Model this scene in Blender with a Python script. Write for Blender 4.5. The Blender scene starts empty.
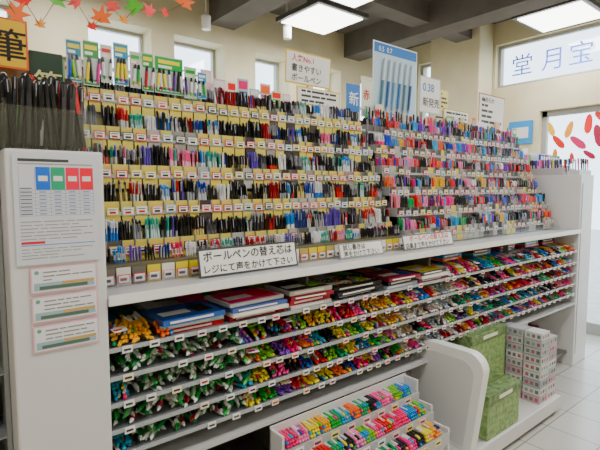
import bpy, math, random
from mathutils import Matrix, Vector
R=random.Random(7)
def S(h,sat=1.25):
    h=h.lstrip('#')
    if len(h)==3: h=''.join(c*2 for c in h)
    o=[]
    for i in (0,2,4):
        c=int(h[i:i+2],16)/255
        o.append(c/12.92 if c<=.04045 else ((c+.055)/1.055)**2.4)
    l=.3*o[0]+.59*o[1]+.11*o[2]
    return tuple(min(1,max(.002,l+(c-l)*sat)) for c in o)
MATS={}
def paint(rough=.4,spec=.5):
    k=('p',rough,spec)
    if k in MATS: return MATS[k]
    m=bpy.data.materials.new('painted_%d'%int(rough*100)); m.use_nodes=True
    nt=m.node_tree; b=nt.nodes['Principled BSDF']
    a=nt.nodes.new('ShaderNodeAttribute'); a.attribute_name='Col'
    nt.links.new(a.outputs['Color'],b.inputs['Base Color'])
    b.inputs['Roughness'].default_value=rough
    b.inputs['Specular IOR Level'].default_value=spec
    MATS[k]=m; return m
def plain(name,col,rough=.5,emis=0):
    m=bpy.data.materials.new(name); m.use_nodes=True
    b=m.node_tree.nodes['Principled BSDF']
    b.inputs['Base Color'].default_value=(*col,1); b.inputs['Roughness'].default_value=rough
    if emis:
        b.inputs['Emission Color'].default_value=(*col,1); b.inputs['Emission Strength'].default_value=emis
    return m
def noisy(name,c1,c2,scale=6,rough=.7,bump=.0,detail=6):
    m=bpy.data.materials.new(name); m.use_nodes=True
    nt=m.node_tree; b=nt.nodes['Principled BSDF']
    tc=nt.nodes.new('ShaderNodeTexCoord'); n=nt.nodes.new('ShaderNodeTexNoise'); n.inputs['Scale'].default_value=scale
    n.inputs['Detail'].default_value=detail
    r=nt.nodes.new('ShaderNodeValToRGB'); r.color_ramp.elements[0].color=(*c1,1); r.color_ramp.elements[1].color=(*c2,1)
    r.color_ramp.elements[0].position=.35; r.color_ramp.elements[1].position=.65
    nt.links.new(tc.outputs['Object'],n.inputs['Vector']); nt.links.new(n.outputs['Fac'],r.inputs['Fac'])
    nt.links.new(r.outputs['Color'],b.inputs['Base Color']); b.inputs['Roughness'].default_value=rough
    if bump:
        bp=nt.nodes.new('ShaderNodeBump'); bp.inputs['Strength'].default_value=bump
        nt.links.new(n.outputs['Fac'],bp.inputs['Height']); nt.links.new(bp.outputs['Normal'],b.inputs['Normal'])
    return m
def clear(name,tint=(1,1,1),gl=.1,rough=.03):
    m=bpy.data.materials.new(name); m.use_nodes=True
    nt=m.node_tree; nt.nodes.remove(nt.nodes['Principled BSDF'])
    t=nt.nodes.new('ShaderNodeBsdfTransparent'); t.inputs[0].default_value=(*tint,1)
    g=nt.nodes.new('ShaderNodeBsdfGlossy'); g.inputs['Roughness'].default_value=rough
    x=nt.nodes.new('ShaderNodeMixShader'); x.inputs[0].default_value=gl
    nt.links.new(t.outputs[0],x.inputs[1]); nt.links.new(g.outputs[0],x.inputs[2])
    nt.links.new(x.outputs[0],nt.nodes['Material Output'].inputs['Surface']); return m
class MB:
    def __init__(s): s.v=[];s.f=[];s.c=[]
    def add(s,vs,fs,col,M=None):
        o=len(s.v)
        if M is not None: vs=[tuple(M@Vector(p)) for p in vs]
        s.v.extend(vs); s.f.extend([tuple(i+o for i in f) for f in fs])
        if isinstance(col,list): s.c.extend(col)
        else: s.c.extend([col]*len(fs))
    def box(s,x0,x1,y0,y1,z0,z1,col,M=None):
        s.add([(x0,y0,z0),(x1,y0,z0),(x1,y1,z0),(x0,y1,z0),(x0,y0,z1),(x1,y0,z1),(x1,y1,z1),(x0,y1,z1)],
          [(0,3,2,1),(4,5,6,7),(0,1,5,4),(1,2,6,5),(2,3,7,6),(3,0,4,7)],col,M)
    def lathe(s,prof,cols,M=None,n=6,clip=None):
        vs=[];fs=[];cc=[]
        for z,r in prof:
            for k in range(n):
                a=2*math.pi*k/n; vs.append((r*math.cos(a),r*math.sin(a),z))
        for i in range(len(prof)-1):
            for k in range(n):
                k2=(k+1)%n
                fs.append((i*n+k,i*n+k2,(i+1)*n+k2,(i+1)*n+k)); cc.append(cols[i])
        fs.append(tuple(range(n))[::-1]); cc.append(cols[0])
        l=(len(prof)-1)*n; fs.append(tuple(range(l,l+n))); cc.append(cols[-1])
        s.add(vs,fs,cc,M)
    def poly(s,pts,thick,col,M=None):
        n=len(pts)
        vs=[(p[0],0,p[1]) for p in pts]+[(p[0],thick,p[1]) for p in pts]
        fs=[tuple(range(n)),tuple(range(2*n-1,n-1,-1))]+[((i+1)%n,i,i+n,(i+1)%n+n) for i in range(n)]
        s.add(vs,fs,col,M)
    def build(s,name,mat=None,parent=None,smooth=False):
        me=bpy.data.meshes.new(name); me.from_pydata(s.v,[],s.f)
        at=me.color_attributes.new('Col','FLOAT_COLOR','CORNER')
        buf=[]
        for f,c in zip(s.f,s.c): buf.extend([c[0],c[1],c[2],1.0]*len(f))
        at.data.foreach_set('color',buf)
        me.materials.append(mat or paint())
        me.update()
        ob=bpy.data.objects.new(name,me); bpy.context.collection.objects.link(ob)
        if parent: ob.parent=parent
        return ob
def empty(name):
    o=bpy.data.objects.new(name,None); bpy.context.collection.objects.link(o); o.empty_display_size=.1; return o
def bevel(o,w=.004,seg=2):
    m=o.modifiers.new('bev','BEVEL'); m.width=w; m.segments=seg; m.limit_method='ANGLE'; return o
TM={}
def text(body,loc,size,parent,col='#222222',rot=(90,0,0),align='LEFT',name='lettering',bold=0,emis=0):
    cu=bpy.data.curves.new(name,'FONT'); cu.body=body; cu.size=size; cu.align_x=align; cu.offset=bold
    k=(col,emis)
    if k not in TM: TM[k]=plain('ink_'+col[1:],S(col),.6,emis)
    cu.materials.append(TM[k])
    o=bpy.data.objects.new(name,cu); bpy.context.collection.objects.link(o)
    o.location=loc; o.rotation_euler=[math.radians(a) for a in rot]
    o.parent=parent; return o
W=S('#e6e5e2',1); K=S('#101013',1)
def lines(mb,x0,x1,z0,z1,n,y,col,h=.45,M=None):
    st=(z1-z0)/n
    for i in range(n):
        z=z1-(i+.75)*st; x=x0
        while x<x1:
            w=R.uniform(.1,.35)*(x1-x0); e=min(x+w,x1)
            mb.box(x,e,y-.0006,y,z,z+st*h,col,M); x=e+.03*(x1-x0)
            if R.random()<.15: break

# ================= ROOM =================
XL,XR,YF,YB,ZC=-2.6,5.2,-2.6,4.2,3.4
cream=noisy('cream_plaster',S('#d6cca8',1),S('#dfd6b4',1),3,.75,.03)
def tilefloor():
    m=bpy.data.materials.new('floor_tile'); m.use_nodes=True
    nt=m.node_tree; b=nt.nodes['Principled BSDF']
    tc=nt.nodes.new('ShaderNodeTexCoord'); br=nt.nodes.new('ShaderNodeTexBrick')
    br.offset=0; br.inputs['Scale'].default_value=1; br.inputs['Brick Width'].default_value=.3; br.inputs['Row Height'].default_value=.3
    br.inputs['Mortar Size'].default_value=.004
    br.inputs['Color1'].default_value=(*S('#c6c3bc',1),1); br.inputs['Color2'].default_value=(*S('#cfccc6',1),1); br.inputs['Mortar'].default_value=(*S('#8c8982',1),1)
    nt.links.new(tc.outputs['Object'],br.inputs['Vector']); nt.links.new(br.outputs['Color'],b.inputs['Base Color'])
    b.inputs['Roughness'].default_value=.22; return m
m=MB(); m.box(XL-.2,XR+.3,YF-.2,YB+.3,-.1,0,W); m.build('floor',tilefloor())
conc=noisy('concrete_ceiling',S('#635f5b',1),S('#706b66',1),4,.85,.1)
m=MB(); m.box(XL-.2,XR+.3,YF-.2,YB+.3,ZC,ZC+.15,W); m.build('ceiling',conc)
m=MB()
for x in (-1.6,.35,2.25,4.1): m.box(x,x+.28,YF,YB,ZC-.28,ZC,W)
m.box(XL,XR,2.95,3.15,ZC-.2,ZC,W); m.box(XL,XR,-.2,0,ZC-.2,ZC,W)
m.build('trim_1',conc)
m=MB(); m.box(XL-.15,XL,YF,YB,0,ZC,W); m.build('wall_left',cream)
m=MB(); m.box(XL,XR,YF-.15,YF,0,ZC,W); m.build('wall_front',cream)
wins=[(-.9,-.4),(.05,.6),(1.12,1.66),(1.88,2.42),(2.79,3.24),(3.6,4.05),(4.4,4.85)]
m=MB(); m.box(XL,XR,YB,YB+.3,0,1.95,W); m.box(XL,XR,YB,YB+.3,2.95,ZC,W)
px=XL
for a,b in wins: m.box(px,a,YB,YB+.3,1.95,2.95,W); px=b
m.box(px,XR,YB,YB+.3,1.95,2.95,W)
m.build('wall_back',cream)
glass=clear('window_glass',(.93,.97,1),.06)
def window_y(i,a,b,z0,z1):
    e=empty('window_%d'%i); y=YB+.2; f=MB(); t=.03
    fc=S('#a9a8a2')
    f.box(a,a+t,y,y+.05,z0,z1,fc); f.box(b-t,b,y,y+.05,z0,z1,fc)
    f.box(a+t,b-t,y,y+.05,z0,z0+t,fc); f.box(a+t,b-t,y,y+.05,z1-t,z1,fc); f.box(a+t,b-t,y,y+.05,z0+.62,z0+.65,fc)
    f.build('frame',None,e); g=MB(); g.box(a+t,b-t,y+.02,y+.026,z0+t,z1-t,W); g.build('pane',glass,e)
for i,(a,b) in enumerate(wins): window_y(i+1,a,b,1.95,2.95)
DY0,DY1=.6,2.3
m=MB(); X0,X1=XR,XR+.2
m.box(X0,X1,YF,DY0,0,ZC,W); m.box(X0,X1,DY0,DY1,2.34,2.66,W); m.box(X0,X1,DY1,2.82,0,2.66,W)
m.box(X0,X1,DY0,2.82,3.15,ZC,W)
m.box(X0,X1,2.82,3.5,0,ZC,W); m.box(X0,X1,3.5,3.9,0,2.2,W); m.box(X0,X1,3.5,3.9,3.15,ZC,W); m.box(X0,X1,3.9,YB+.3,0,ZC,W)
m.build('wall_right',cream)
m=MB(); m.box(4.9,XR,2.85,3.5,0,ZC,W); bevel(m.build('trim_2',cream),.01)
def window_x(i,a,b,z0,z1,mull=()):
    e=empty('window_%d'%i); x=XR+.06; f=MB(); t=.035; fc=S('#a9a8a4')
    f.box(x,x+.05,a,a+t,z0,z1,fc); f.box(x,x+.05,b-t,b,z0,z1,fc)
    f.box(x,x+.05,a+t,b-t,z0,z0+t,fc); f.box(x,x+.05,a+t,b-t,z1-t,z1,fc)
    for k in mull: f.box(x,x+.05,k,k+t,z0+t,z1-t,fc)
    f.build('frame',None,e); g=MB(); g.box(x+.02,x+.026,a+t,b-t,z0+t,z1-t,W); g.build('pane',glass,e); return e
e=window_x(8,DY0,2.82,2.66,3.15,(1.2,))
for ch,yy in (('堂',2.66),('月',2.33),('宝',2.06)): text(ch,(XR+.05,yy,2.79),.25,e,'#5f78e0',(90,0,-90))
window_x(9,3.5,3.9,2.2,3.15)
e=empty('door_1'); f=MB(); fc=S('#a9a8a4'); x=XR+.07
for y in (DY0,1.42,1.46,DY1-.05): f.box(x,x+.05,y,y+.05,0,2.34,fc)
f.box(x,x+.05,DY0,DY1,2.28,2.34,fc); f.box(x,x+.05,DY0,DY1,0,.12,fc); f.box(x-.03,x-.01,1.52,1.55,.85,1.25,S('#777'))
f.build('frame',None,e); g=MB(); g.box(x+.02,x+.026,DY0,DY1,.12,2.28,W); g.build('pane',glass,e)
def leafpts(s):
    spec=[(90,1),(66,.42),(38,.85),(14,.38),(-15,.7),(-50,.3),(-88,.32),(-92,.32),(-130,.3),(-165,.7),(166,.38),(142,.85),(114,.42)]
    return [(s*r*math.cos(math.radians(a)),s*r*math.sin(math.radians(a))) for a,r in spec]
def ovalleaf(s):
    return [(s*.42*math.cos(t)*(1 if math.sin(t)<0 else .85),s*math.sin(t)) for t in [k*math.pi/7 for k in range(14)]]
m=MB()
for y,z,c,s in [(2.2,2.14,'#e8c02a',.08),(2.12,2.0,'#c9303a',.09),(2.02,2.12,'#e6a93a',.09),(1.93,1.98,'#c23b6e',.1),(1.84,2.16,'#d8302a',.1),(1.74,2.03,'#a02050',.12),(1.7,2.2,'#cf2f2a',.11),(2.15,1.86,'#e09a3a',.07),(1.82,1.85,'#a02f50',.07),(1.98,1.82,'#cc3a3a',.06),(1.62,1.9,'#e6b93a',.09),(1.55,2.1,'#d8302a',.1)]:
    m.poly(ovalleaf(s),.003,S(c,1.5),Matrix.Translation((XR+.06,y,z))@Matrix.Rotation(math.radians(-90),4,'Z')@Matrix.Rotation(R.uniform(-1,1),4,'Y'))
m.build('autumn_leaf_sticker')
m=MB(); m.box(XR+.35,XR+14,-10,14,-.1,-.02,W); m.build('pavement_ground',noisy('asphalt',S('#b0aea8'),S('#c2c0ba'),8,.8))

# ============ GONDOLA ============
cab=empty('store_display_counter')
wh=S('#dddcdc',1); 
CX0,CX1=.43,4.2
b=MB()
b.box(.17,.43,1.5,2.12,0,1.62,wh); bevel(b.build('end_post_left',paint(.35),cab),.006)
b=MB(); b.box(4.2,4.47,1.5,2.12,0,1.62,wh)
b.box(4.23,4.235,1.496,1.5,.1,1.55,S('#8a8a8a')); bevel(b.build('end_post_right',paint(.35),cab),.003)
b=MB(); b.box(CX0,CX1,1.49,2.12,1.135,1.155,S('#c9c9c8',1)); b.box(CX0,CX1,1.484,1.49,1.138,1.170,S('#f4f4f2',1))
b.box(CX0,CX1,1.49,2.12,1.155,1.16,S('#bdbdbe',1))
b.build('counter_top',paint(.3),cab)
b=MB(); b.box(CX0,CX1,2.08,2.12,0,1.13,S('#4d4844')); b.box(CX0,CX1,1.75,2.08,0,.1,wh); b.box(CX0,CX1,1.55,2.08,.1,.12,S('#6a6864'))
for x in (1.35,2.3,3.25): b.box(x,x+.012,1.62,2.08,.12,1.13,S('#6e6c68'))
b.build('lower_carcass',paint(.5),cab)
TZ=[.985,.89,.80,.71,.625]
b=MB()
for i,z in enumerate(TZ):
    b.box(CX0,CX1,1.51,2.08,z-.006,z,S('#75777a',1))
    b.box(CX0,CX1,1.505,1.51,z-.007,z+.007,S('#aab0b2',1))
    x=CX0+.04
    while x<CX1-.06:
        if R.random()<.75:
            b.box(x,x+.034,1.500,1.504,z-.014,z+.008,S(R.choice(['#f2f2f0','#f2f2f0','#f3ead0','#f6dfe2'])))
            b.box(x+.005,x+.028,1.499,1.500,z-.007,z+.000,S(R.choice(['#333','#a33','#333'])))
        x+=R.uniform(.06,.11)
b.box(CX0,CX1,1.5,2.08,.535,.55,S('#c4c4c4',1))
b.build('shelf_trays',paint(.3),cab)

def rod(mb,x,y,z,L,r,yaw,pitch,c1,c2,n=6):
    M=Matrix.Translation((x,y,z))@Matrix.Rotation(yaw,4,'Z')@Matrix.Rotation(pitch,4,'X')@Matrix.Rotation(math.radians(-90),4,'X')
    mb.lathe([(0,r*.55),(.006,r),(L*.38,r),(L*.38,r*.88),(L*.92,r*.85),(L,r*.4)],[c1,c1,c1,c2,c2],M,n)
V=lambda c:S(c,1.35)
viv=[V(c) for c in ['#e0402f','#e8b31a','#efe03a','#2a86c8','#2a9a6b','#dc4088','#ea6aa0','#7d4aa8','#2aa0bc','#c8283a','#ee7f30','#8ac040','#2a4f9f','#15181d','#ee9abb','#eadb4a','#3fa556','#e2457a']]
pale=[S(c) for c in ['#e8e6e2','#dcd3c4','#c9b49a','#bfc9d6','#efd9dc','#f4f2ee','#a9b8c4']]
dark=[V(c) for c in ['#15151a','#7a2a34','#2a3a66','#b2303f','#2c2f36','#1f6b58','#c95f80','#dcdcde','#5b3a7d','#3f7fb2','#d8509a','#2a9070']]
mk=MB(); gp=MB()
for ti,z in enumerate(TZ):
    x=CX0+.015
    while x<CX1-.04:
        if ti==0 and .62<x<2.35: x+=.05; continue
        w=R.uniform(.05,.085)
        if x<.92 and ti>0 and R.random()<.85:
            for k in range(10):
                px_=x+R.uniform(0,w); yaw=R.uniform(-.9,.2)
                M=Matrix.Translation((px_,1.512+R.uniform(0,.08),z+.008+k*.005))@Matrix.Rotation(yaw,4,'Z')@Matrix.Rotation(R.uniform(-.08,.15),4,'X')@Matrix.Rotation(R.uniform(-.5,.5),4,'Y')
                c=V(R.choice(['#2f8a4c','#4faa5a','#2f7d4a','#67b870','#9fc8a4','#2a8f55','#a03040','#33383a','#dfe6e0','#e6ebe6']))
                c2=R.choice([S('#e9ece8'),S('#e9ece8'),c])
                gp.lathe([(0,.002),(.02,.008),(.09,.009),(.10,.006),(.17,.004),(.175,.002)],[c2,c,c,c2,c],M@Matrix.Rotation(math.radians(-90),4,'X'),6)
                if k%2==0: gp.box(-.012,.012,.02,.13,-.006,-.005,S(R.choice(['#dfe9e0','#3f9a50','#e8eaea'])),M)
            x+=.055; continue
        if x<1.85: pal=viv
        elif x<2.4: pal=pale if R.random()<.7 else viv
        else: pal=dark if R.random()<.45 else viv
        c1=R.choice(pal); c2=R.choice([c1,c1,R.choice(pal),S('#e0e0e0'),R.choice(pale)]); yaw=R.uniform(-.6,.2)
        n=int(w/.0135)
        for lay in range(4):
            for k in range(n):
                cc=c1 if R.random()<.75 else R.choice(pal+pale)
                rod(mk,x+.01+k*.0135+R.uniform(-.004,.004),1.512+R.uniform(0,.03)+lay*.018,z+.008+lay*.012+R.uniform(0,.003),R.uniform(.11,.145),.0066,yaw+R.uniform(-.25,.25),R.uniform(0,.1),cc,c2)
        if R.random()<.3:
            M=Matrix.Translation((x+.01,1.52,z+.052))@Matrix.Rotation(R.uniform(-.3,.3),4,'Z')@Matrix.Rotation(.25,4,'X'); mk.box(0,w*.6,0,.03,0,.001,R.choice(pale),M); mk.box(.004,w*.4,.008,.018,.001,.0015,R.choice(viv),M)
        x+=w+.004
mk.build('marker_pens',paint(.3)); gp.build('green_pen_packets',paint(.3))
fb=MB()
for ti,z in enumerate(TZ):
    x=CX0+.02
    while x<CX1-.1:
        w=R.uniform(.06,.14); h=R.uniform(.02,.05)
        fb.box(x,x+w-.006,1.78,1.95,z,z+h,R.choice(pale+dark+viv))
        x+=w
fb.build('small_cartons',paint(.5))
bx=MB()
def flat(x,y,z,w,d,h,c,c2,yaw=0):
    M=Matrix.Translation((x,y,z))@Matrix.Rotation(yaw,4,'Z')
    bx.box(0,w,0,d,0,h,c,M); bx.box(.01,w-.01,.012,d-.012,h,h+.0008,c2,M)
    bx.box(w*.1,w*.55,d*.3,d*.55,h+.0008,h+.0014,S('#f4f1ea'),M); bx.box(w*.1,w*.8,-.0008,0,h*.3,h*.7,S('#f4f1ea'),M)
    bx.box(w*.62,w*.9,d*.2,d*.7,h+.0008,h+.0014,R.choice(viv),M)
z0=.985
stack=[(.62,['#c22a3a','#b8d4e0','#3a5fa8'],.25),(.9,['#b2303e','#e9e4da','#4e65a5','#d8dbe0'],.27),(1.19,['#d7d2c8','#b8313f','#8b2f3a','#c8c4be'],.24),(1.46,['#1b1b22','#22222b','#101016'],.33),(1.83,['#c2ccd8','#14141a','#8b2f49'],.25),(2.1,['#c25a70','#e9e6e2','#2b2f3a'],.24)]
for x,cl,w in stack:
    z=z0+.001
    for c in cl:
        h=R.uniform(.014,.02); flat(x,1.53+R.uniform(-.01,.02),z,w,.2,h,S(c),S(c) if R.random()<.7 else R.choice(viv),R.uniform(-.06,.06)); z+=h+.003
for x in [2.5,2.85,3.2,3.6,3.9]:
    z=z0+.062
    for k in range(3):
        h=.018; flat(x,1.66,z,.22,.18,h,R.choice(dark+viv),R.choice(pale+dark),R.uniform(-.05,.05)); z+=h+.002
bx.build('flat_pencil_box',paint(.25))
dt=MB()
for k in range(60):
    c=R.choice(viv); xx=1.48+R.random()*.28; yy=1.56+R.random()*.15
    dt.lathe([(0,.006),(.0015,.006)],[c],Matrix.Translation((xx,yy,1.0475)),8)
dt.build('dot_stickers')

# ============ PEN RACKS ============
def pen(mb,x,y,z,h,barrel,cap,lean,side,capfrac=.4,r=.0048):
    M=Matrix.Translation((x,y,z))@Matrix.Rotation(side,4,'Y')@Matrix.Rotation(-lean,4,'X')
    hc=h*(1-capfrac)
    mb.lathe([(0,r*.3),(.012,r*.95),(hc,r),(hc,r*1.15),(h-.006,r*1.1),(h,r*.6)],[cap,barrel,barrel,cap,cap],M,6)
    mb.box(-.0012,.0012,-r*1.15-.0028,-r*1.1,h-.045,h-.006,R.choice([cap,cap,S('#a8a8ac')]),M)
P=lambda a,b:(S(a,1.35),S(b,1.35))
LP=[P('#9a9ca2','#0f0f12')]*4+[P('#111114','#141418')]*8+[P('#c2c4c6','#1b3a8c'),P('#c4c4c4','#b21e2f'),P('#e8e6e6','#e4e4e4'),P('#1d2f6b','#1d2f6b'),P('#f2b8ca','#e8709a'),P('#6a6a72','#35353e'),P('#8b1f2f','#8b1f2f'),P('#2a6fb8','#d6d8dc'),P('#e4e4e2','#2f7fc2'),P('#5c4a9c','#5c4a9c'),P('#bfd7d6','#1d9c8a'),P('#c8b988','#2a2018'),P('#c9263a','#141418'),P('#e0e0e0','#c01f5a'),P('#2a2a30','#8a8a90')]
RP=[P('#d81f3a','#d81f3a')]*2+[P('#1f4fc2','#1f4fc2'),P('#e8409a','#e8409a'),P('#e8408a','#f2f2f2'),P('#7a3fb8','#7a3fb8'),P('#17a36b','#17a36b'),P('#f07a1f','#f07a1f'),P('#101014','#101014'),P('#c6c6ca','#c81f3a'),P('#b8b8ba','#1f3fa8'),P('#a6a6aa','#101014'),P('#f29abf','#f29abf'),P('#35a9dd','#35a9dd'),P('#b5202f','#16161a'),P('#2a8fd0','#2a8fd0'),P('#6a1f5a','#6a1f5a'),P('#e8c02a','#e8c02a')]
def rack(name,pname,x0,x1,tiers,slot,yellow,pals,hpen,tagp=1.0):
    rk=MB(); pn=MB()
    ac=S('#8c8e90',1); zt=tiers[-1][0]
    for i,(zt_,y) in enumerate(tiers):
        zs=zt_-.022
        rk.box(x0,x1,y-.010,2.06,zs-.004,zs,ac)
        rk.box(x0,x1,y+.055,y+.058,zs,zs+.085,S('#5d5953') if not yellow else S('#8f8455'))
        x=x0+.004
        rk.box(x0,x1,y-.0145,y-.0135,zs-.004,zs+.010,S('#a9acae',1))
        while x<x1-slot*.6:
            w=min(slot*R.choice([.85,1,1,1.15]),x1-x-.002)
            rk.box(x-.001,x+.001,y-.012,y+.055,zs,zs+.05,S('#a4a7a8',1))
            prob=(.8 if x<1.35 else .45) if yellow else .08
            pc=S('#dccb70',1.15) if R.random()<prob else R.choice([S('#5c5a56'),S('#98958e'),S('#3e3a38'),S('#b4b2ac')])
            rk.box(x+.003,x+w-.003,y-.012,y-.009,zs-.045,zs+.012,pc)
            rk.box(x+.003,x+w-.003,y-.002,y-.001,zs,zs+.05,pc)
            if R.random()<tagp:
                xc=x+w/2; bw=min(.022,w*.44); zz=zs-.002+R.uniform(-.004,.004)
                rk.box(xc-bw,xc+bw,y-.0185,y-.016,zz,zz+.032,S(R.choice(['#e8929a','#d84a5a','#e2c832','#3a3a3e','#e9d24a','#c9303f','#dadad6','#a9c3dd']),1.3))
                rk.box(xc-bw*.84,xc+bw*.84,y-.0195,y-.0185,zz+.004,zz+.028,S('#f4f3ef',1))
                rk.box(xc-bw*.55,xc+bw*.5,y-.0202,y-.0195,zz+.007,zz+.015,S(R.choice(['#222','#b22','#222'])))
                rk.box(xc-bw*.7,xc+bw*.6,y-.0202,y-.0195,zz+.02,zz+.024,S('#777'))
            bc=R.choice(pals); n=max(2,int((w-.006)/.0118)); hh=hpen*R.uniform(.86,1.1)
            mix=R.random()<.4; fill=R.choice([1,1,1,.7])
            cf=R.choice([.12,.38,.42,.2])
            for row in range(2):
                for k in range(n):
                    if R.random()>fill: continue
                    q=R.choice(pals) if mix and R.random()<.5 else bc
                    pen(pn,x+.008+k*.0118,y+.008+row*.024,zs,hh+row*.004+R.uniform(-.005,.005),q[0],q[1],R.uniform(.05,.13),R.uniform(-.07,.07),cf)
            x+=w
    rk.box(x0,x1,2.06,2.075,1.16,zt+.04,S('#8a867c'))
    rk.build(name,paint(.35)); pn.build(pname,paint(.28))
LT=[(1.285,1.76),(1.43,1.82),(1.575,1.88),(1.73,1.94),(1.885,2.0)]
RT=[(1.235,1.70),(1.365,1.76),(1.49,1.82),(1.62,1.88),(1.75,1.94),(1.875,2.0)]
rack('pen_display_rack','ballpoint_pens',.45,2.13,LT,.058,True,LP,.125)
rack('pen_display_rack','gel_ink_pens',2.15,4.18,RT,.066,False,RP+LP[4:9],.11,.8)
m=MB(); m.box(.45,2.13,1.68,2.05,1.161,1.235,S('#6d6858')); m.box(.45,2.13,1.78,2.05,1.235,1.257,S('#6d6858')); m.box(2.15,4.18,1.72,2.05,1.161,1.205,S('#85888c'));m.build('rack_plinth')
m=MB(); x=.455; bp=MB()
while x<2.09:
    c=S(R.choice(['#dccb60','#dccb60','#b9a870','#6c6860','#e4e2da'])) ; m.box(x,x+.05,1.668,1.673,1.161,1.225,c)
    m.box(x+.003,x+.046,1.664,1.667,1.168,1.2,S(R.choice(['#d84a5a','#f5f4f0','#e8929a'])));m.box(x+.006,x+.043,1.663,1.664,1.171,1.197,S('#f5f4f0',1)); m.box(x+.01,x+.034,1.662,1.663,1.178,1.188,S(R.choice(['#933','#222'])))
    q=R.choice(LP)
    for k in range(4): pen(bp,x+.008+k*.0115,1.705,1.237,R.uniform(.05,.065),q[0],q[1],.1,R.uniform(-.1,.1),.4)
    x+=.056
m.build('price_card_strip'); bp.build('mini_pens',paint(.3))
acr=clear('acrylic',(.93,.96,.97),.10)
m=MB(); m.box(.45,4.18,1.645,1.648,1.161,1.195,W); m.build('acrylic_guard',acr)
def sign(name,x0,x1,y,z0,z1,txts=None,bg='#f4f3ef',border=None,tilt=.0,nl=0,linecol='#333333'):
    e=empty(name); e.location=(x0,y,z0); e.rotation_euler=(-tilt,0,0)
    w=x1-x0;h=z1-z0; c=MB()
    if border:
        c.box(0,w,0,.003,0,h,S(border)); c.box(.008,w-.008,-.001,0,.008,h-.008,S(bg))
    else: c.box(0,w,0,.003,0,h,S(bg))
    if nl: lines(c,w*.1,w*.9,h*.1,h*.92,nl,-.001,S(linecol))
    c.build('card',paint(.45),e)
    for (t,fx,fz,s,col) in (txts or []):
        text(t,(w*fx,-.003,h*fz),s,e,col,bold=s*.008)
    return e
sign('notice_sign',.80,1.285,1.6,1.162,1.275,[('ボールペンの替え芯は',.04,.57,.044,'#101010'),('レジにて声をかけて下さい',.03,.15,.037,'#101010')],border='#444444',tilt=.2)
sign('notice_sign',1.55,1.87,1.6,1.162,1.24,[('試し書きは',.08,.55,.032,'#333333'),('声をかけて下さい',.08,.13,.032,'#333333')],border='#999999',tilt=.25)
sign('notice_sign',2.04,2.52,1.6,1.162,1.25,[('ボールペンの替え芯は',.12,.56,.038,'#c03040'),('店員まで声をかけて下さい',.03,.13,.035,'#222222')],border='#777777',tilt=.25)
def poster(name,*a,**k):
    e=sign(name,*a,**k); x0,x1,y,z0=a[:4]
    p=MB(); w=x1-x0; p.box(w/2-.006,w/2+.006,.004,.01,1.93-z0,.05,S('#8b8b8b')); p.build('pole',None,e); return e
e=poster('promotional_poster',1.58,1.92,2.085,2.1,2.28,[('人気No.1',.12,.7,.042,'#c8202c'),('書きやすい',.12,.4,.045,'#333333'),('ボールペン',.12,.1,.045,'#333333')],border='#e8c63a',tilt=-.05)
e=poster('promotional_poster',1.66,2.0,2.08,1.99,2.09,nl=3,border='#e8c63a')
e=poster('promotional_poster',2.06,2.18,2.085,1.97,2.16,[('新',.15,.35,.09,'#ffffff')],bg='#3f78c4')
e=poster('pen_advert_poster',2.30,2.76,2.085,1.98,2.47,bg='#c4d9e6',border='#f2f5f8')
p=MB()
for k in range(6):
    M=Matrix.Translation((.06+k*.058,-.014,.04))@Matrix.Rotation(.12,4,'Y')
    c=S(['#5f8598','#3c659c','#7fa8c4','#4a76a8','#6c8898','#385f88'][k])
    p.lathe([(0,.002),(.03,.009),(.2,.010),(.2,.011),(.34,.010),(.35,.005)],[S('#98989a'),c,c,S('#d3dde4'),S('#d3dde4')],M,8)
p.box(.01,.45,-.003,-.001,.42,.48,S('#2a76c0'))
p.build('pictured_pens',None,e); text('0.5  0.7',(.05,-.004,.43),.045,e,'#ffffff')
e=poster('promotional_poster',2.8,3.05,2.085,2.06,2.32,[('0.38',.12,.6,.08,'#2f6fb8'),('新発売',.12,.2,.07,'#333333')],border='#b9c4cc')
poster('promotional_poster',3.1,3.45,2.085,1.96,2.12,nl=4,border='#d0b060')
e=poster('promotional_poster',3.6,4.02,2.085,1.97,2.3,[('なめらか',.1,.8,.05,'#333333')],border='#9a2530',nl=6)
poster('promotional_poster',2.2,2.3,2.09,1.97,2.2,[('赤',.1,.5,.07,'#c03040')],bg='#e8ecd8')
poster('promotional_poster',3.06,3.16,2.09,2.1,2.25,nl=4,bg='#f2e6a0')
m=MB(); m.box(5.17,5.19,2.36,2.62,2.0,2.25,S('#3f8fd0')); m.box(5.165,5.17,2.4,2.58,2.06,2.18,W); m.box(5.17,5.19,2.4,2.75,1.55,1.95,S('#f2f2ee')); m.build('wall_notice')
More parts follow.
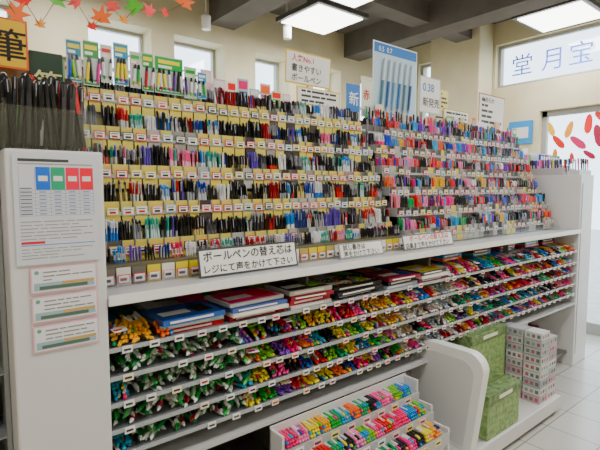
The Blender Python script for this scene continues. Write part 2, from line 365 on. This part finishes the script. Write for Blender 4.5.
# packaged goods header row
m=MB()
def blister(x,z,w,h,c,c2,y=1.984):
    m.box(x,x+w,y,y+.002,z,z+h,S('#c8d0d0',1)); m.box(x+.002,x+w-.002,y-.0008,y,z+h*.62,z+h*.97,c); m.box(x+.002,x+w-.002,y-.0008,y,z+h*.02,z+h*.14,c)
    m.box(x+w*.3,x+w*.7,y,y+.07,z+h*.95,z+h*.97,S('#999'))
    nn=max(1,int(w/.018))
    for k in range(nn):
        M=Matrix.Translation((x+w*(k+.5)/nn,y-.007,z+.01))@Matrix.Rotation(R.uniform(-.12,.12),4,'Y'); q=R.choice(viv+dark); m.lathe([(0,.002),(.015,.0062),(h*.45,.0062),(h*.58,.004)],[q,R.choice([q,c2,S('#e8e8e6')]),K],M,8)
    m.box(x+w*.12,x+w*.88,y-.0014,y-.0008,z+h*.8,z+h*.9,c2)
    m.box(x+w*.12,x+w*.6,y-.0014,y-.0008,z+h*.68,z+h*.75,S('#f5f2e8'))
    lines(m,x+w*.15,x+w*.85,z+h*.04,z+h*.12,1,y-.001,S('#eee'))
x=.445
for k,(c,c2,w,h) in enumerate([('#2a7f98','#e8dc4a',.055,.16),('#2f8f4c','#e8d832',.06,.175),('#d8d8c8','#c83a2a',.045,.15),('#2f8fb0','#e8d832',.06,.17),('#c8c8b8','#2aa95a',.045,.15),('#4a9c54','#ece04a',.05,.16),('#3f9f5c','#f4e34a',.13,.16),('#b8d8b0','#2a8f4c',.06,.14),('#3f8fc0','#e9e9e4',.045,.12)]):
    blister(x,1.925+R.uniform(-.01,.015),w,h,V(c),V(c2)); x+=w+.006
while x<1.56:
    w=R.uniform(.045,.075); hh=R.uniform(.07,.13)
    c=R.choice(['#eceae4','#e8b9c4','#a9c4e0','#8c1f2a','#e9d86a','#26262c','#3a8fd0','#efeeea','#cfe0b0'])
    m.box(x,x+w,2.05,2.053,1.92,1.95+hh,S(c)); m.box(x+.006,x+w-.006,2.0492,2.05,1.95+hh*.55,1.95+hh*.9,R.choice(viv+pale)); lines(m,x+.008,x+w-.008,1.95,1.95+hh*.5,3,2.05,S('#666'))
    x+=w+.008
x=2.2
while x<4.15:
    w=R.uniform(.05,.09); hh=R.uniform(.02,.1)
    m.box(x,x+w,2.06,2.063,1.92,1.98+hh,R.choice(viv+pale+pale)); m.box(x+.006,x+w-.006,2.0592,2.06,1.98+hh*.3,1.98+hh*.8,R.choice(pale)); lines(m,x+.008,x+w-.008,1.95,1.98+hh*.5,2,2.059,S('#555'))
    x+=w+R.uniform(.01,.05)
m.build('blister_pack',paint(.3))
m=MB()
for k in range(70):
    x=2.2+k*.027+R.uniform(-.005,.005); q=R.choice(LP+RP); pen(m,x,2.045,1.86,.14+R.uniform(0,.03),q[0],q[1],.0,R.uniform(-.06,.06))
m.build('long_pens',paint(.3))

# ======= left post posters
e=empty('price_table_poster'); c=MB(); Y=1.494
c.box(.187,.408,Y,Y+.004,1.29,1.605,S('#d8dae2',1)); y=Y
c.box(.2,.33,y-.0006,y,1.585,1.593,S('#444')); c.box(.2,.395,y-.0006,y,1.577,1.58,S('#999'))
for k,cc in enumerate(['#2a6fd0','#1aa07c','#e83a62','#e84a5a']):
    x0=.243+k*.039; c.box(x0,x0+.036,y-.0008,y,1.505,1.57,V(cc)); c.box(x0+.006,x0+.03,y-.0014,y-.0008,1.53,1.545,W)
for k in range(8): 
    z=1.43+k*.0105; c.box(.2,.396,y-.0005,y,z,z+.0012,S('#9aa8c0'))
    for j in range(4): c.box(.25+j*.039,.268+j*.039,y-.0006,y,z+.004,z+.007,S('#8090b0'))
    c.box(.203,.232,y-.0006,y,z+.004,z+.007,S('#667'))
for k in range(6): c.box([.2,.24,.279,.318,.357,.396][k],[.2,.24,.279,.318,.357,.396][k]+.001,y-.0005,y,1.43,1.57,S('#9aa8c0'))
lines(c,.2,.39,1.36,1.42,6,y,S('#999'),.25); c.box(.2,.396,y-.0005,y,1.345,1.347,S('#3a7fd0')); lines(c,.2,.39,1.305,1.34,4,y,S('#999'),.25); c.box(.2,.26,y-.0006,y,1.35,1.357,S('#d04050'))
c.build('sheet',paint(.4),e)
for i,(z0,z1) in enumerate([(1.205,1.28),(1.118,1.195),(1.03,1.108)]):
    c=MB(); c.box(.218,.398,Y,Y+.004,z0,z1,S('#e8b9c4')); c.box(.222,.394,Y-.001,Y,z0+.004,z1-.004,S('#ecebee'))
    c.box(.226,.39,Y-.0015,Y-.001,z0+.008,z0+.03,S('#9fb9c0')); c.box(.24,.37,Y-.002,Y-.0015,z0+.01,z0+.02,S('#5a6c60')); c.box(.3,.388,Y-.002,Y-.0015,z0+.022,z0+.03,S('#c9a870'))
    lines(c,.25,.385,z0+.033,z1-.008,3,Y-.001,S('#888'),.3); c.lathe([(0,.006),(.001,.006)],[S('#6fa090')],Matrix.Translation((.234,Y-.001,z1-.014))@Matrix.Rotation(math.radians(90),4,'X'),10)
    c.build('coupon_leaflet',paint(.4))
e=empty('acrylic_pen_holder'); c=MB()
acr2=clear('acrylic_holder',(.95,.97,.98),.04)
c.box(.02,.43,1.5,1.504,1.621,1.74,W); c.box(.02,.024,1.504,1.85,1.621,1.74,W); c.box(.426,.43,1.504,1.85,1.621,1.78,W); c.box(.024,.426,1.64,1.643,1.621,1.78,W); c.box(.16,.163,1.504,1.64,1.621,1.74,W); c.box(.29,.293,1.504,1.64,1.621,1.74,W)
c.box(.02,.43,1.5,1.85,1.62,1.624,W)
c.build('walls',acr2,e)
m=MB()
for k in range(80):
    x=R.uniform(.04,.41); y=R.uniform(1.53,1.84); h=R.uniform(.17,.205)+(y-1.5)*.22
    q=(K,K) if R.random()<.82 else R.choice([P('#26262c','#c6c6c8'),P('#6a6f78','#35383f'),P('#16161a','#b8202c'),P('#d8d8da','#16161a')])
    pen(m,x,y,1.626,h,q[0],q[1],R.uniform(-.03,.08),R.uniform(-.14,.14),.45,R.choice([.007,.009,.0105]))
m.build('brush_pens',paint(.3))
m=MB(); m.box(-.3,.0,1.86,1.88,0,1.95,S('#a9a8a4')); m.box(.0,.165,1.86,1.88,0,1.6,S('#a9a8a4'))
for z in [.35,.55,.75,.95,1.15,1.35]:
    m.box(-.3,.155,1.62,1.86,z-.006,z,S('#8b8e8e')); 
    for k in range(6):
        x=-.28+k*.067; m.box(x,x+.055,1.64+R.uniform(0,.03),1.7,z,z+.13,R.choice(viv+pale+dark+dark)); m.box(x+.008,x+.045,1.632,1.637,z+.07,z+.1,R.choice(pale))
m.box(-.31,-.3,1.62,1.88,0,1.95,wh); m.box(.155,.168,1.62,1.88,0,1.6,S('#8e9090'))
m.build('side_product_shelf')
sign('shop_sign',.2,.36,2.25,2.0,2.2,[('筆',.12,.2,.14,'#1a1a1a')],bg='#efc52a',border='#e07a2a')
sign('shop_sign',.37,.5,2.3,1.86,2.1,[('筆',.08,.25,.12,'#e9e4b0')],bg='#1b3a24')
sign('shop_sign',.5,.6,2.3,1.9,2.08,[('毛',.1,.3,.09,'#222222')],bg='#dfe8b0',border='#8a8')
m=MB(); m.box(.1,.62,2.32,2.35,0,2.1,S('#8a6f52')); m.box(.1,.62,2.2,2.32,1.7,1.84,S('#6a9a4a')); m.box(.1,.62,2.35,2.5,0,.1,S('#8a6f52')); m.build('wooden_sign_stand')
g=MB()
cols=['#f0601a','#f58a22','#d83a1a','#f0a92a','#6fae2a','#e8501a']
pts=[(.235,2.17),(.27,2.11),(.30,2.16),(.345,2.09),(.40,2.19),(.47,2.2),(.52,2.12),(.555,2.16),(.60,2.21),(.64,2.17),(.69,2.23),(.75,2.23),(.81,2.24),(.9,2.3)]
for k,(x,z) in enumerate(pts):
    g.poly(leafpts(.03+.014*((k*2)%3)),.001,S(cols[k%6],1.6),Matrix.Translation((x,1.9,z))@Matrix.Rotation(R.uniform(-.5,.1),4,'Z')@Matrix.Rotation(R.uniform(-1.2,1.2),4,'Y'))
for (x,z),(x2,z2) in zip(pts,pts[1:]):
    d=Vector((x2-x,0,z2-z)); M=Matrix.Translation((x,1.901,z))@d.to_track_quat('Z','Y').to_matrix().to_4x4(); g.lathe([(0,.0012),(d.length,.0012)],[S('#6a5a30')],M,4)
g.box(.235,.236,1.9,1.901,2.17,ZC,S('#ddd')); g.box(.9,.901,1.9,1.901,2.3,ZC,S('#ddd'))
g.build('maple_leaf_garland')

# ====== low display rack (markers) ======
e=empty('marker_display_stand'); c=MB()
A,B=1.05,1.93
for x in (A,B-.012): 
    c.box(x,x+.012,1.22,1.495,.0,.34,wh); c.box(x,x+.012,1.32,1.495,.34,.42,wh); c.box(x,x+.012,1.41,1.495,.42,.52,wh)
cg=S('#b9babb',1)
TR=[(1.40,.46),(1.31,.39),(1.22,.32)]
for y,z in TR:
    c.box(A+.012,B-.012,y,1.49,z-.008,z,S('#a5a6a6')); c.box(A+.012,B-.012,y-.006,y,z-.055,z+.004,cg)
    x=A+.05
    while x<B-.08: c.box(x,x+.05,y-.008,y-.006,z-.03,z-.002,S(R.choice(['#f7f7f4','#f2e0a0','#f3c6cc']))); c.box(x+.008,x+.04,y-.009,y-.008,z-.02,z-.012,S('#333')); x+=.1
c.box(A,B,1.24,1.49,0,.26,wh); c.box(A,B,1.49,1.496,0,.53,wh)
c.build('stepped_body',None,e)
m=MB()
for y,z in TR:
    x=A+.03
    while x<B-.06:
        cc=R.choice(viv)
        for lay in range(3):
            for k in range(4): rod(m,x+k*.0145,y+.004+lay*.006,z+.009+lay*.013,.075,.0068,R.uniform(-.2,.1),.02,cc if R.random()<.75 else R.choice(viv),S('#d9d9da') if R.random()<.35 else cc)
        x+=.062
m.build('felt_tip_pens',paint(.3))
m=MB(); m.box(1.96,3.25,1.22,1.74,.03,.12,wh); m.box(1.98,3.23,1.24,1.74,0,.03,S('#444')); bevel(m.build('display_base_platform',paint(.3)),.006)
y0,y1,z0,z1,r=1.17,1.66,0,.54,.2
pts=[(y0+.06,z0),(y1,z0)]
for k in range(9):
    a=k/8*math.pi/2; pts.append((y1-r+r*math.cos(a),z1-r+r*math.sin(a)))
for k in range(9):
    a=math.pi/2+k/8*math.pi/2; pts.append((y0+.09+.09*math.cos(a),z1-.09+.09*math.sin(a)))
m=MB(); m.poly(pts,.06,S('#f4f4f2',1),Matrix.Translation((2.2,0,.121))@Matrix.Rotation(math.radians(90),4,'Z'))
ip=[((a-(y0+y1)/2)*.8+(y0+y1)/2,(b-z0)*.86+.03) for a,b in pts]
m.poly(ip,.004,S('#dcdcda'),Matrix.Translation((2.138,0,.121))@Matrix.Rotation(math.radians(90),4,'Z'))
bevel(m.build('rounded_end_panel',paint(.3)),.01,3)
green=noisy('green_pattern_paper',S('#6a8f4c',1),S('#a0b878',1),38,.5,.0,3)
green2=noisy('green_lid_paper',S('#4a6638',1),S('#839c60',1),38,.5,.0,3)
def gift(x,y,z,w,d,h,yaw):
    e=empty('green_gift_box'); e.location=(x,y,z); e.rotation_euler=(0,0,yaw)
    b=MB(); b.box(0,w,0,d,0,h,W); bevel(b.build('box_body',green,e),.004)
    b=MB(); b.box(-.006,w+.006,-.006,d+.006,h-.05,h+.006,W); bevel(b.build('lid',green2,e),.004)
    b=MB(); b.box(-.008,w+.008,d*.45,d*.53,h-.048,h+.008,S('#5a6a3a')); b.box(w*.3,w*.7,-.009,-.006,h-.035,h-.015,S('#e9ecd8')); b.build('ribbon_label',None,e)
gift(2.32,1.235,.121,.36,.19,.25,.0); gift(2.5,1.45,.121,.42,.24,.49,.0)
m=MB()
for ix in range(2):
    for iz in range(9):
        for iy in range(3):
            x=2.99+ix*.118; y=1.25+iy*.12; z=.121+iz*.052
            if ix>0 and iz>7: continue
            c=S(R.choice(['#d6d6d4','#c9c4c6','#b7b9bc','#dfdfdc','#a8a9ae','#c9a8b0']))
            m.box(x,x+.112,y,y+.11,z,z+.048,c)
            for j in range(3): m.box(x+.01+j*.034,x+.03+j*.034,y-.001,y,z+.012,z+.034,S(R.choice(['#55565c','#8d9fa6','#b5667a','#8e9096'])))
            for j in range(3): m.box(x-.001,x,y+.01+j*.033,y+.03+j*.033,z+.012,z+.034,S(R.choice(['#6a6b70','#999','#b5667a','#777'])))
m.build('boxed_refill_pack',paint(.4))
m=MB(); 
for ix in range(22):
    h=R.uniform(.1,.3); x=1.98+ix*.1
    m.box(x,x+.09,1.78,2.0,.121,.121+h,R.choice(pale+dark+pale))
m.build('storage_carton')
m=MB()
m.box(4.21,4.46,1.52,1.6,1.62,1.66,S('#d0d2d3')); m.box(4.21,4.46,1.65,2.05,1.62,1.68,S('#c0c2c3'))
for k in range(60):
    q=R.choice(RP+LP); pen(m,R.uniform(4.22,4.45),R.uniform(1.53,2.0),1.64,.12,q[0],q[1],.08,R.uniform(-.08,.08))
for k in range(5): m.box(4.215+k*.05,4.255+k*.05,2.03,2.035,1.68,1.82,R.choice(viv+pale))
m.build('pen_tray')
m=MB(); m.box(4.55,5.0,1.75,2.12,0,1.5,wh); m.box(4.55,5.0,2.08,2.12,1.5,1.85,wh)
for z,y in ((1.5,1.78),(1.6,1.88),(1.7,1.98)):
    m.box(4.55,5.0,y,2.08,z-.01,z,S('#bbb')); 
    for k in range(8): m.box(4.56+k*.055,4.605+k*.055,y+.01,y+.03,z,z+.13,R.choice(viv+dark+pale)); m.box(4.565+k*.055,4.6+k*.055,y+.008,y+.01,z+.08,z+.11,W)
m.build('package_display_unit')

def lamp(x,y,w=.55,d=.55,z=3.1,pw=19):
    e=empty('ceiling_lamp'); c=MB()
    c.box(x-w/2-.04,x+w/2+.04,y-d/2-.04,y+d/2+.04,z+.01,z+.05,S('#4a4846'))
    c.box(x-.1,x+.1,y-.1,y+.1,z+.05,ZC,S('#6a6866')); c.build('housing',None,e)
    c=MB(); c.box(x-w/2,x+w/2,y-d/2,y+d/2,z,z+.012,W); c.build('diffuser',LM,e)
    L=bpy.data.lights.new('tube_light','AREA'); L.shape='RECTANGLE'; L.size=w; L.size_y=d; L.energy=pw; L.color=(1,.975,.94)
    o=bpy.data.objects.new('tube_light',L); bpy.context.collection.objects.link(o); o.location=(x,y,z-.01); o.parent=e
LM=plain('lamp_diffuser',(1,.98,.94),.5,8)
for x,y in [(3.02,3.4),(4.72,1.93),(2.75,2.7),(1.3,.5),(3.0,.5),(-.6,.5),(1.0,3.4),(-1.2,2.6),(4.6,-.2),(1.3,-1.6)]: lamp(x,y)
def spot(x,y,z):
    c=MB(); c.lathe([(0,.04),(.12,.045),(.14,.02),(.15,.008),(ZC-z,.008)],[S('#eee')]*4,Matrix.Translation((x,y,z)),14); c.build('ceiling_spotlight')
spot(2.1,3.98,2.98); spot(2.85,3.72,2.98)
w=bpy.data.worlds.new('world'); bpy.context.scene.world=w; w.use_nodes=True
w.node_tree.nodes['Background'].inputs[0].default_value=(.82,.91,1,1); w.node_tree.nodes['Background'].inputs[1].default_value=5
cd=bpy.data.cameras.new('camera'); cd.lens=27.6; cd.sensor_width=36
co=bpy.data.objects.new('camera',cd); bpy.context.collection.objects.link(co); co.location=(0,0,1.51)
co.rotation_euler=(math.radians(90-4.6),0,math.radians(51-90)); bpy.context.scene.camera=co
